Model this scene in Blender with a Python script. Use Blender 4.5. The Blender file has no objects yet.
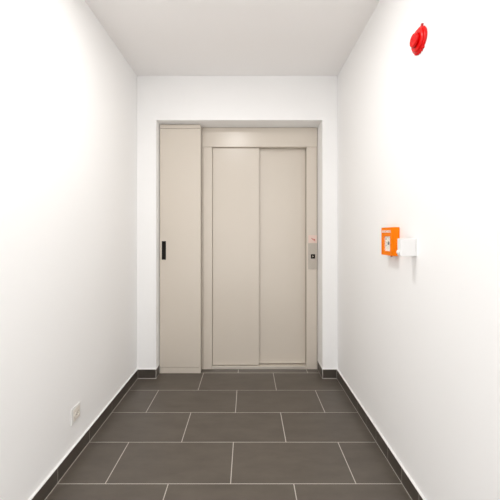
import bpy, bmesh, math
from mathutils import Vector, Matrix
S = bpy.context.scene
C = S.collection

# ---------------------------------------------------------------- camera
cam_d = bpy.data.cameras.new('camera'); cam = bpy.data.objects.new('camera', cam_d); C.objects.link(cam)
cam.location = (0, 0, 1.19); cam.rotation_euler = (math.pi/2, 0, 0)
cam_d.sensor_width = 36; cam_d.lens = 36*313/500
cam_d.shift_x = 2.5/500; cam_d.shift_y = -15.2/500
cam_d.clip_start = 0.02
S.camera = cam

# ---------------------------------------------------------------- world, exposure
w = bpy.data.worlds.new('world'); S.world = w; w.use_nodes = True
w.node_tree.nodes['Background'].inputs[0].default_value = (1, .992, .983, 1)
w.node_tree.nodes['Background'].inputs[1].default_value = 1.95
vs = S.view_settings
vs.view_transform = 'Standard'; vs.look = 'None'; vs.gamma = 1; vs.use_curve_mapping = False
vs.exposure = -0.04

LAMP_COL = (1.0, 0.984, 0.962)
LAMPS = ((-0.15, 1.28),)

# ---------------------------------------------------------------- materials
def mat(name, col, rough=.5, metal=0, bump=0, bscale=200, var=0, vscale=6, emit=None, trans=0, spec=.5):
    m = bpy.data.materials.new(name); m.use_nodes = True
    nt = m.node_tree; b = nt.nodes['Principled BSDF']
    b.inputs['Base Color'].default_value = (*col, 1)
    b.inputs['Roughness'].default_value = rough
    b.inputs['Metallic'].default_value = metal
    b.inputs['Specular IOR Level'].default_value = spec
    if trans: b.inputs['Transmission Weight'].default_value = trans
    tc = nt.nodes.new('ShaderNodeTexCoord')
    if var:
        n = nt.nodes.new('ShaderNodeTexNoise'); n.inputs['Scale'].default_value = vscale; n.inputs['Detail'].default_value = 6
        r = nt.nodes.new('ShaderNodeMapRange')
        r.inputs['From Min'].default_value = .3; r.inputs['From Max'].default_value = .7
        r.inputs['To Min'].default_value = 1-var; r.inputs['To Max'].default_value = 1+var
        v = nt.nodes.new('ShaderNodeVectorMath'); v.operation = 'SCALE'; v.inputs[0].default_value = col
        nt.links.new(tc.outputs['Object'], n.inputs['Vector'])
        nt.links.new(n.outputs['Fac'], r.inputs['Value'])
        nt.links.new(r.outputs['Result'], v.inputs['Scale'])
        nt.links.new(v.outputs[0], b.inputs['Base Color'])
    if bump:
        n = nt.nodes.new('ShaderNodeTexNoise'); n.inputs['Scale'].default_value = bscale; n.inputs['Detail'].default_value = 3
        u = nt.nodes.new('ShaderNodeBump'); u.inputs['Strength'].default_value = bump; u.inputs['Distance'].default_value = .001
        nt.links.new(tc.outputs['Object'], n.inputs['Vector'])
        nt.links.new(n.outputs['Fac'], u.inputs['Height'])
        nt.links.new(u.outputs[0], b.inputs['Normal'])
    if emit:
        b.inputs['Emission Color'].default_value = (*LAMP_COL, 1); b.inputs['Emission Strength'].default_value = emit
    return m
PLASTER = mat('wall_plaster', (.945, .938, .93), .85, bump=.12, bscale=260)
CEIL = mat('ceiling_plaster', (.945, .922, .908), .9, bump=.1, bscale=260)
def tile_mat(name, kk=1.0):
    m = mat(name, (.092, .080, .068), .42, bump=.10, bscale=90)
    nt = m.node_tree; b = nt.nodes['Principled BSDF']; tc = [n for n in nt.nodes if n.type == 'TEX_COORD'][0]
    n1 = nt.nodes.new('ShaderNodeTexNoise'); n1.inputs['Scale'].default_value = 5; n1.inputs['Detail'].default_value = 8; n1.inputs['Roughness'].default_value = .65
    mp = nt.nodes.new('ShaderNodeMapping'); mp.inputs['Scale'].default_value = (1, 2.6, 1)
    r = nt.nodes.new('ShaderNodeValToRGB')
    r.color_ramp.elements[0].position = .25; r.color_ramp.elements[0].color = (.095*kk, .079*kk, .063*kk, 1)
    r.color_ramp.elements[1].position = .78; r.color_ramp.elements[1].color = (.134*kk, .113*kk, .092*kk, 1)
    nt.links.new(tc.outputs['Object'], mp.inputs['Vector']); nt.links.new(mp.outputs[0], n1.inputs['Vector'])
    nt.links.new(n1.outputs['Fac'], r.inputs['Fac']); nt.links.new(r.outputs['Color'], b.inputs['Base Color'])
    return m
TILE = tile_mat('slate_tile', .94)
SKIRT = tile_mat('shaded_slate_skirting_tile', .62)  # same slate as the floor, darkened to paint in shade on upright faces
GROUT = mat('grout', (.56, .52, .47), .9, bump=.3, bscale=400)
CAULK = mat('white_caulk', (.9, .89, .88), .7)
STEEL = mat('pebble_grey_paint', (.665, .60, .52), .27, bump=.03, bscale=500)
STEEL_DK = mat('painted_gap_shade', (.10, .09, .075), .6)
SILL = mat('aluminium_sill', (.80, .75, .67), .35, metal=.6)
BLACK = mat('black_plastic', (.010, .007, .006), .4, spec=.15)
BLACK2 = mat('black_plastic_inset', (.004, .004, .004), .6, spec=.1)
CALL = mat('brushed_call_plate', (.50, .45, .39), .45, metal=.2, bump=.35, bscale=700, var=.08, vscale=240)
STICK = mat('pink_sticker', (.74, .57, .50), .6)
REDINK = mat('red_print', (.5, .09, .07), .6)
GREY = mat('grey_symbol', (.35, .31, .25), .5)
ORANGE = mat('orange_plastic', (.95, .215, .0), .5, spec=.12)
WINDOWP = mat('pale_printed_plate', (.95, .90, .80), .5)
GLASS = mat('clear_glass', (1, 1, 1), .03)
GLASS.node_tree.nodes['Principled BSDF'].inputs['Alpha'].default_value = .12
LEDS = mat('grey_green_print', (.20, .23, .20), .5)
WTEXT = mat('white_print', (.86, .84, .84), .5)
WHITEP = mat('white_plastic', (.82, .81, .80), .45)
SOCK = mat('socket_white_plastic', (.84, .83, .81), .3)
SOCKIN = mat('socket_cream_plastic', (.78, .73, .66), .35)
HOLE = mat('socket_hole', (.05, .04, .035), .6)
RED = mat('red_glossy_plastic', (.70, .0, .0), .22, spec=.28)
REDD = mat('dark_red_groove', (.40, .004, .008), .4)
RIM = mat('lamp_rim', (.8, .8, .8), .4)
DIFF = mat('lamp_diffuser', (.9, .9, .9), .4, emit=108)

# ---------------------------------------------------------------- helpers
def box(bm, x0, x1, y0, y1, z0, z1, bev=0, mi=0, seg=2):
    r = bmesh.ops.create_cube(bm, size=1)
    vv = r['verts']
    for v in vv:
        v.co = Vector(((x0+x1)/2 + v.co.x*(x1-x0), (y0+y1)/2 + v.co.y*(y1-y0), (z0+z1)/2 + v.co.z*(z1-z0)))
    fs = set(f for v in vv for f in v.link_faces)
    for f in fs: f.material_index = mi
    if bev:
        es = list(set(e for v in vv for e in v.link_edges))
        bmesh.ops.bevel(bm, geom=es, offset=bev, segments=seg, profile=.5, affect='EDGES', material=mi)
def lathe(bm, prof, axis, origin, n=48, mi=0):
    """prof: list of (distance along axis, radius)."""
    a = Vector(axis).normalized(); o = Vector(origin)
    u = a.orthogonal().normalized(); v = a.cross(u)
    rings = []
    for d, r in prof:
        if r < 1e-6: rings.append([bm.verts.new(o+a*d)])
        else: rings.append([bm.verts.new(o+a*d+(u*math.cos(t)+v*math.sin(t))*r) for t in [2*math.pi*k/n for k in range(n)]])
    for A, B in zip(rings, rings[1:]):
        for k in range(n):
            j = (k+1) % n
            if len(A) == 1 and len(B) == 1: continue
            if len(A) == 1: f = bm.faces.new((A[0], B[k], B[j]))
            elif len(B) == 1: f = bm.faces.new((A[k], A[j], B[0]))
            else: f = bm.faces.new((A[k], A[j], B[j], B[k]))
            f.material_index = mi; f.smooth = True
def prism(bm, pts, off, mi=0):
    """extrude polygon pts (3-D) by vector off."""
    o = Vector(off); a = [bm.verts.new(Vector(p)) for p in pts]; b = [bm.verts.new(Vector(p)+o) for p in pts]
    fs = [bm.faces.new(a), bm.faces.new(b[::-1])]
    for k in range(len(a)):
        j = (k+1) % len(a); fs.append(bm.faces.new((a[k], b[k], b[j], a[j])))
    for f in fs: f.material_index = mi
def obj(name, bm, mats, parent=None):
    bmesh.ops.recalc_face_normals(bm, faces=bm.faces)
    me = bpy.data.meshes.new(name); bm.to_mesh(me); bm.free()
    for m in (mats if isinstance(mats, (list, tuple)) else [mats]): me.materials.append(m)
    o = bpy.data.objects.new(name, me); C.objects.link(o)
    if parent:
        o.parent = parent
        for q in (parent, parent.parent):       # parts are drawn in world coordinates; keep them there
            if q: me.transform(Matrix.Translation(-q.location))
    return o
def N(): return bmesh.new()
def part(name, parent, mats, *boxes, **kw):
    bm = N()
    for b in boxes: box(bm, *b, **kw)
    return obj(name, bm, mats, parent)
def struct(name, bm, mats):
    o = obj(name, bm, mats); o['kind'] = 'structure'; return o
def thing(name, label, cat, loc):
    o = bpy.data.objects.new(name, None); C.objects.link(o); o.location = loc; o.empty_display_size = .1
    o['label'] = label; o['category'] = cat; return o

# ---------------------------------------------------------------- room
XL, XR, YB, YF, H = -.918, .748, 2.597, .4, 2.512
OL, OR, OT = -.757, .6216, 2.141          # opening of the lift recess
YD = 2.93                                  # back of the thick wall
T = .15
bm = N(); box(bm, XL-T, XL, YF-T, YD, -.1, H+.1); struct('wall_left', bm, PLASTER)
bm = N(); box(bm, XR, XR+T, YF-T, YD, -.1, H+.1); struct('wall_right', bm, PLASTER)
bm = N(); box(bm, XL-T, XR+T, YF-T, YD, H, H+.15); struct('ceiling', bm, CEIL)
# back wall: one skin with the opening cut through its depth
bm = N()
prism(bm, [(XL, YB, -.05), (OL, YB, -.05), (OL, YB, OT), (OR, YB, OT), (OR, YB, -.05), (XR, YB, -.05), (XR, YB, H), (XL, YB, H)], (0, YD-YB, 0))
wb = struct('wall_back', bm, PLASTER)
wb.data.materials.append(PLASTER)
bv = wb.modifiers.new('bevel', 'BEVEL'); bv.width = .004; bv.segments = 3; bv.limit_method = 'ANGLE'

# floor: grout bed and bevelled 60 x 30 cm tiles
bm = N()
G = .0045
YFL = -1.6
box(bm, XL, XR, YFL, YD, -.06, -.0012, mi=1)
row = 0; y1 = 2.697+.3
while y1 > YFL:
    y0 = y1-.3; off = -.081 if row % 2 == 0 else -.379
    k = math.floor((XL-off)/.6)
    while off+k*.6 < XR:
        x0, x1 = max(off+k*.6, XL), min(off+(k+1)*.6, XR)
        a, b = max(y0, YFL), min(y1, YD)
        if x1-x0 > .01 and b-a > .01: box(bm, x0+G/2, x1-G/2, a+(G/2 if row else .006), b-G/2, -.02, 0, bev=.0006, mi=0, seg=1)
        k += 1
    y1 -= .3; row += 1
struct('floor', bm, [TILE, GROUT])

# tiled skirting: every tile a block on a grout bed
BH, BT = .077, .011
def skirting(name, p0, p1, n, cuts, thick=BT):
    """runs from p0 to p1 on the wall face; n = direction into the room; cuts = joint distances from p0."""
    p0, p1, n = Vector((*p0, 0)), Vector((*p1, 0)), Vector((*n, 0))
    L = (p1-p0).length; d = (p1-p0)/L
    bm = N()
    def seg(a, b, t, z0, z1, mi, bev=0):
        A = p0+d*a; B = p0+d*b+n*t
        box(bm, min(A.x, B.x), max(A.x, B.x), min(A.y, B.y), max(A.y, B.y), z0, z1, bev=bev, mi=mi, seg=1)
    seg(0, L, thick-.0007, 0.0002, BH, 1)
    seg(0, L, thick-.0002, 0.0002, .0055, 1)
    seg(0, L, thick-.0006, BH, BH+.0022, 2)
    js = [0]+sorted(c for c in cuts if .01 < c < L-.01)+[L]
    for a, b in zip(js, js[1:]): seg(a+.0017, b-.0017, thick, .0055, BH-.0012, 0, .0005)
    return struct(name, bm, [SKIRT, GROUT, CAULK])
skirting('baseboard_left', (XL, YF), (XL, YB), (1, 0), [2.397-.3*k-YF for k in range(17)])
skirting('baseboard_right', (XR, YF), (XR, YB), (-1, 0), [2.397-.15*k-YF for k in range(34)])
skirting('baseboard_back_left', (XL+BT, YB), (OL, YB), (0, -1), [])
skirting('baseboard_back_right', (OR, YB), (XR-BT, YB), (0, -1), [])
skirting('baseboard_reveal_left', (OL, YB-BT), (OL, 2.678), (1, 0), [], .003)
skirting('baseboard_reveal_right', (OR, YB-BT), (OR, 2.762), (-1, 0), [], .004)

# ---------------------------------------------------------------- tall grey panel cabinet at the left of the recess
CX0, CX1, CY = -.7515, -.4026, 2.680
t = thing('service_cabinet', 'tall narrow pebble grey metal cupboard with flush black handle, left of the lift doors', 'cabinet', ((CX0+CX1)/2, 2.8, 0))
part('body', t, STEEL, (CX0, CX1-.001, CY+.012, 2.925, 0.001, OT-.004), bev=.001)
part('top_panel', t, STEEL, (CX0, CX1, CY, CY+.012, 2.102, OT-.006), bev=.0012)
d = part('door', t, STEEL, (CX0, CX1, CY, CY+.012, .055, 2.099), bev=.0015)
part('plinth', t, STEEL, (CX0, CX1, CY+.001, CY+.012, .003, .052), bev=.0012)
h = part('handle', d, BLACK, (-.733, -.728, CY-.003, CY-.0002, .977, 1.136), (-.703, -.698, CY-.003, CY-.0002, .977, 1.136),
         (-.728, -.703, CY-.003, CY-.0002, 1.108, 1.136), (-.728, -.703, CY-.003, CY-.0002, .977, 1.003), (-.728, -.703, CY-.0012, CY-.0002, 1.003, 1.108), bev=.0005)
h['label'] = 'flush black pull handle'
for zz in (1.121, .990):
    bm = N(); lathe(bm, [(0, 0), (0, .005), (-.0012, .0045), (-.0012, 0)][::-1], (0, 1, 0), (-.7155, CY-.003, zz), n=20)
    obj('screw', bm, BLACK2, d)

# ---------------------------------------------------------------- elevator entrance
FY = 2.765
FX0, FX1, IX0, IX1 = -.400, .6176, -.3136, .523
HZ = 1.9665
e = thing('elevator', 'pebble grey lift entrance with two sliding door leaves, in the end wall recess', 'elevator', ((FX0+FX1)/2, 2.86, 0))
part('header', e, STEEL, (FX0, FX1, FY, 2.92, HZ+.0008, OT-.003), bev=.0012)
j = part('jamb', e, STEEL, (FX0+.010, IX0, FY, 2.92, .0012, HZ-.0008), (FX0, FX0+.0086, FY, 2.90, .0012, HZ-.0008), bev=.0012)
j = part('jamb', e, STEEL, (IX1, FX1-.008, FY, 2.92, .0012, HZ-.0008), (FX1-.0068, FX1, FY+.001, 2.90, .0012, HZ-.0008), bev=.0012)
s = part('sill', e, SILL, (IX0+.0005, IX1-.0005, FY+.001, 2.785, .0012, .0265), (IX0+.0005, IX1-.0005, 2.785, 2.85, .0012, .022), bev=.001)
s['label'] = 'bright aluminium threshold'
part('door_panel', e, STEEL, (IX0+.0012, .1043, 2.793, 2.817, .0285, HZ+.0), bev=.0025)
part('door_panel', e, STEEL, (.085, IX1-.0012, 2.826, 2.848, .0285, HZ+.0), bev=.0025)
part('gap_shade_sheet', e, STEEL_DK, (IX0+.0012, IX1-.0012, 2.87, 2.90, .0235, HZ))  # dark sheet behind the leaves, its colour standing in for shade in the gaps
cp = part('call_panel', e, CALL, (.535, FX1-.001, FY-.003, FY-.0002, .885, 1.116), bev=.0008)
cp['label'] = 'brushed metal call panel'
cb = part('call_button', cp, BLACK, (.5585, .5965, FY-.007, FY-.0032, .980, 1.019), bev=.002)
cb['label'] = 'black call button with grey arrow'
bm = N()
prism(bm, [(.5715, FY-.0078, .991), (.5715, FY-.0078, 1.009), (.585, FY-.0078, 1.000)], (0, .0009, 0))
obj('arrow_symbol', bm, GREY, e)
st = part('sticker', e, STICK, (.538, .614, FY-.0012, FY-.0002, 1.118, 1.187))
st['label'] = 'pale pink notice sticker with a red mark'
bm = N()
def stroke(bm, pts, wd, y, mi=0):
    for (ax, az), (bx, bz) in zip(pts, pts[1:]):
        dd = Vector((bx-ax, 0, bz-az)); nn = Vector((-dd.z, 0, dd.x)).normalized()*wd/2
        A, B = Vector((ax, y, az)), Vector((bx, y, bz))
        prism(bm, [A-nn, B-nn, B+nn, A+nn], (0, .0006, 0), mi)
stroke(bm, [(.566, 1.162), (.574, 1.150), (.588, 1.152), (.598, 1.142)], .006, FY-.0019)
stroke(bm, [(.588, 1.150), (.586, 1.140), (.597, 1.136)], .004, FY-.0020)
obj('red_mark', bm, REDINK, st)

# ---------------------------------------------------------------- orange call point on the right wall
Y0, Y1, Z0, Z1, XF = 1.536, 1.653, 1.0855, 1.228, .707
c = thing('call_point', 'orange call point box with a small glass window on the right wall', 'alarm box', (XR, (Y0+Y1)/2, (Z0+Z1)/2))
part('housing', c, ORANGE, (XF+.012, XR-.0003, Y0, Y1, Z0, Z1), bev=.003)
# hinged cover with a window opening
W0, W1, V0, V1 = 1.553, 1.621, 1.107, 1.183
cov = part('cover', c, ORANGE, (XF, XF+.0118, Y0+.0005, W0, Z0+.001, Z1-.001), (XF, XF+.0118, W1, Y1-.0005, Z0+.001, Z1-.001),
     (XF, XF+.0118, W0, W1, V1, Z1-.001), (XF, XF+.0118, W0, W1, Z0+.001, V0))
part('window_plate', c, WINDOWP, (XF+.006, XF+.0118, W0+.0003, W1-.0003, V0+.0003, V1-.0003))
part('window_glass', c, GLASS, (XF+.001, XF+.0022, W0+.0002, W1-.0002, V0+.0002, V1-.0002))
bm = N(); lathe(bm, [(0, 0), (0, .0085), (.0022, .0085), (.0032, .007), (.0032, 0)], (-1, 0, 0), (XF+.006, 1.580, 1.148), n=28)
b_ = obj('push_button', bm, BLACK, c); b_['label'] = 'black push button behind the glass'
bm = N()
for k in range(3): box(bm, XF+.0052, XF+.006, 1.607, 1.613, 1.130+k*.017, 1.138+k*.017)
obj('status_lights', bm, LEDS, c)
# printed word
cu = bpy.data.curves.new('lettering', 'FONT'); cu.body = 'RAUCHABZUG'; cu.size = .0165; cu.extrude = .0003; cu.offset = .0004
cu.align_x = 'CENTER'; cu.align_y = 'CENTER'
tmp = bpy.data.objects.new('tmp', cu); C.objects.link(tmp)
bpy.context.view_layer.update()
me = bpy.data.meshes.new_from_object(tmp.evaluated_get(bpy.context.evaluated_depsgraph_get()))
bpy.data.objects.remove(tmp)
xs = [v.co.x for v in me.vertices]; wd = max(xs)-min(xs)
me.transform(Matrix.Diagonal((.098/wd, 1, 1, 1)))
me.transform(Matrix.Translation((XF-.0004, (Y0+Y1)/2, 1.206)) @ Matrix.Rotation(-math.pi/2, 4, 'Z') @ Matrix.Rotation(math.pi/2, 4, 'X'))
me.transform(Matrix.Translation(-c.location))
me.materials.clear(); me.materials.append(WTEXT); me.name = 'lettering'
lt = bpy.data.objects.new('lettering', me); C.objects.link(lt); lt.parent = c; lt['label'] = 'white lettering'
bm = N(); lathe(bm, [(0, 0), (0, .005), (.005, .005), (.006, .004), (.006, 0)], (0, 0, -1), (XF+.018, 1.575, Z0), n=20)
k_ = obj('lock', bm, REDD, c); k_['label'] = 'dark red cover lock'

# ---------------------------------------------------------------- white box next to it
wx, q0, q1, r0, r1 = .6765, 1.382, 1.414, 1.0955, 1.1735
wt = thing('wall_bracket', 'small white plastic block jutting from the right wall in front of the orange call point', 'wall box', (XR, q0+.015, 1.13))
part('wall_plate', wt, WHITEP, (XR-.006, XR-.0003, q0-.0005, q1+.012, r0-.001, r1+.001), bev=.0015)
part('housing', wt, WHITEP, (wx, XR-.0062, q0, q1, r0, r1), bev=.003, seg=3)
bm = N(); lathe(bm, [(0, 0), (0, .0095), (.006, .0095), (.008, .0075), (.008, 0)], (-1, 0, 0), (wx, q0+.016, 1.113), n=28)
obj('catch', bm, WHITEP, wt)

# ---------------------------------------------------------------- red sounder
SY, SZ = 1.353, 2.031
sr = thing('alarm_sounder', 'round glossy red alarm sounder high on the right wall', 'alarm', (XR, SY, SZ))
sr.scale = (1.0, .9, .88)
AX, OO = (-1, 0, 0), (XR, SY, SZ)
bm = N(); lathe(bm, [(.0003, 0), (.0003, .0575), (.004, .0605), (.008, .0605), (.0115, .0585), (.0118, .053), (.0116, 0)], AX, OO, n=64)
for k in range(5):      # moulded ribs along the lower rim
    a = math.pi+(k-2)*.26
    lathe(bm, [(.0005, 0), (.0005, .0065), (.009, .0065), (.0105, .005), (.0105, 0)], AX, (XR, SY+math.sin(a)*.0585, SZ+math.cos(a)*.0585), n=16)
obj('base', bm, RED, sr)
bm = N(); lathe(bm, [(.0119, 0), (.0119, .0535), (.0155, .0525), (.0185, .049), (.0205, .043), (.0210, .037), (.0195, .0335), (.0192, 0)], AX, OO, n=64)
obj('dome', bm, RED, sr)
bm = N(); lathe(bm, [(.0193, 0), (.0193, .0315), (.030, .0315), (.0335, .0295), (.0345, .026), (.0325, .023), (.032, .010), (.034, .007), (.0345, 0)], AX, OO, n=64)
obj('nose_cap', bm, RED, sr)
bm = N(); lathe(bm, [(.0005, 0), (.0005, .0065), (.007, .0065), (.008, .005), (.008, 0)], AX, (XR, SY-.021, SZ+.0625), n=24)
lg = obj('fixing_lug', bm, REDD, sr); lg['label'] = 'darker red fixing lug on top'

# ---------------------------------------------------------------- socket on the left wall
py0, py1, pz0, pz1 = 1.624, 1.710, .196, .282
so = thing('wall_socket', 'white square power socket low on the left wall', 'power socket', (XL, (py0+py1)/2, (pz0+pz1)/2))
part('cover_plate', so, SOCK, (XL+.0003, XL+.007, py0, py1, pz0, pz1), bev=.0025, seg=3)
pc, zc = (py0+py1)/2, (pz0+pz1)/2
part('insert', so, SOCKIN, (XL+.0072, XL+.0095, pc-.030, pc+.030, zc-.030, zc+.030), bev=.001)
bm = N()
hx = [(pc-.024, zc), (pc-.015, zc+.013), (pc+.015, zc+.013), (pc+.024, zc), (pc+.015, zc-.013), (pc-.015, zc-.013)]
for k in range(6):          # raised hexagonal collar round the pin holes
    a, b = hx[k], hx[(k+1) % 6]
    def ins(p): return (pc+(p[0]-pc)*.84, zc+(p[1]-zc)*.84)
    prism(bm, [(XL+.0096, *a), (XL+.0096, *b), (XL+.0096, *ins(b)), (XL+.0096, *ins(a))], (.0035, 0, 0))
obj('collar', bm, SOCKIN, so)
bm = N()
for dy, dz in ((-.0095, 0), (.0095, 0), (0, -.005)):
    lathe(bm, [(0, 0), (0, .0024), (.0006, .0024), (.0006, 0)], (1, 0, 0), (XL+.0096, pc+dy, zc+dz), n=16)
obj('pin_hole', bm, HOLE, so)

# ---------------------------------------------------------------- ceiling lamps
names = ('round flush ceiling lamp in front of the lift', 'round flush ceiling lamp at the far end of the corridor')
for i, (lx, ly) in enumerate(LAMPS):
    L = thing('ceiling_lamp', names[i], 'lamp', (lx, ly, H))
    bm = N(); lathe(bm, [(.0003, 0), (.0003, .118), (.026, .118), (.028, .114), (.0275, .110), (.02, .110), (.02, 0)], (0, 0, -1), (lx, ly, H), n=64)
    obj('rim', bm, RIM, L)
    bm = N(); lathe(bm, [(.0203, 0), (.0203, .109), (.0245, .108), (.0265, .08), (.0268, 0)], (0, 0, -1), (lx, ly, H), n=64)
    obj('diffuser', bm, DIFF, L)
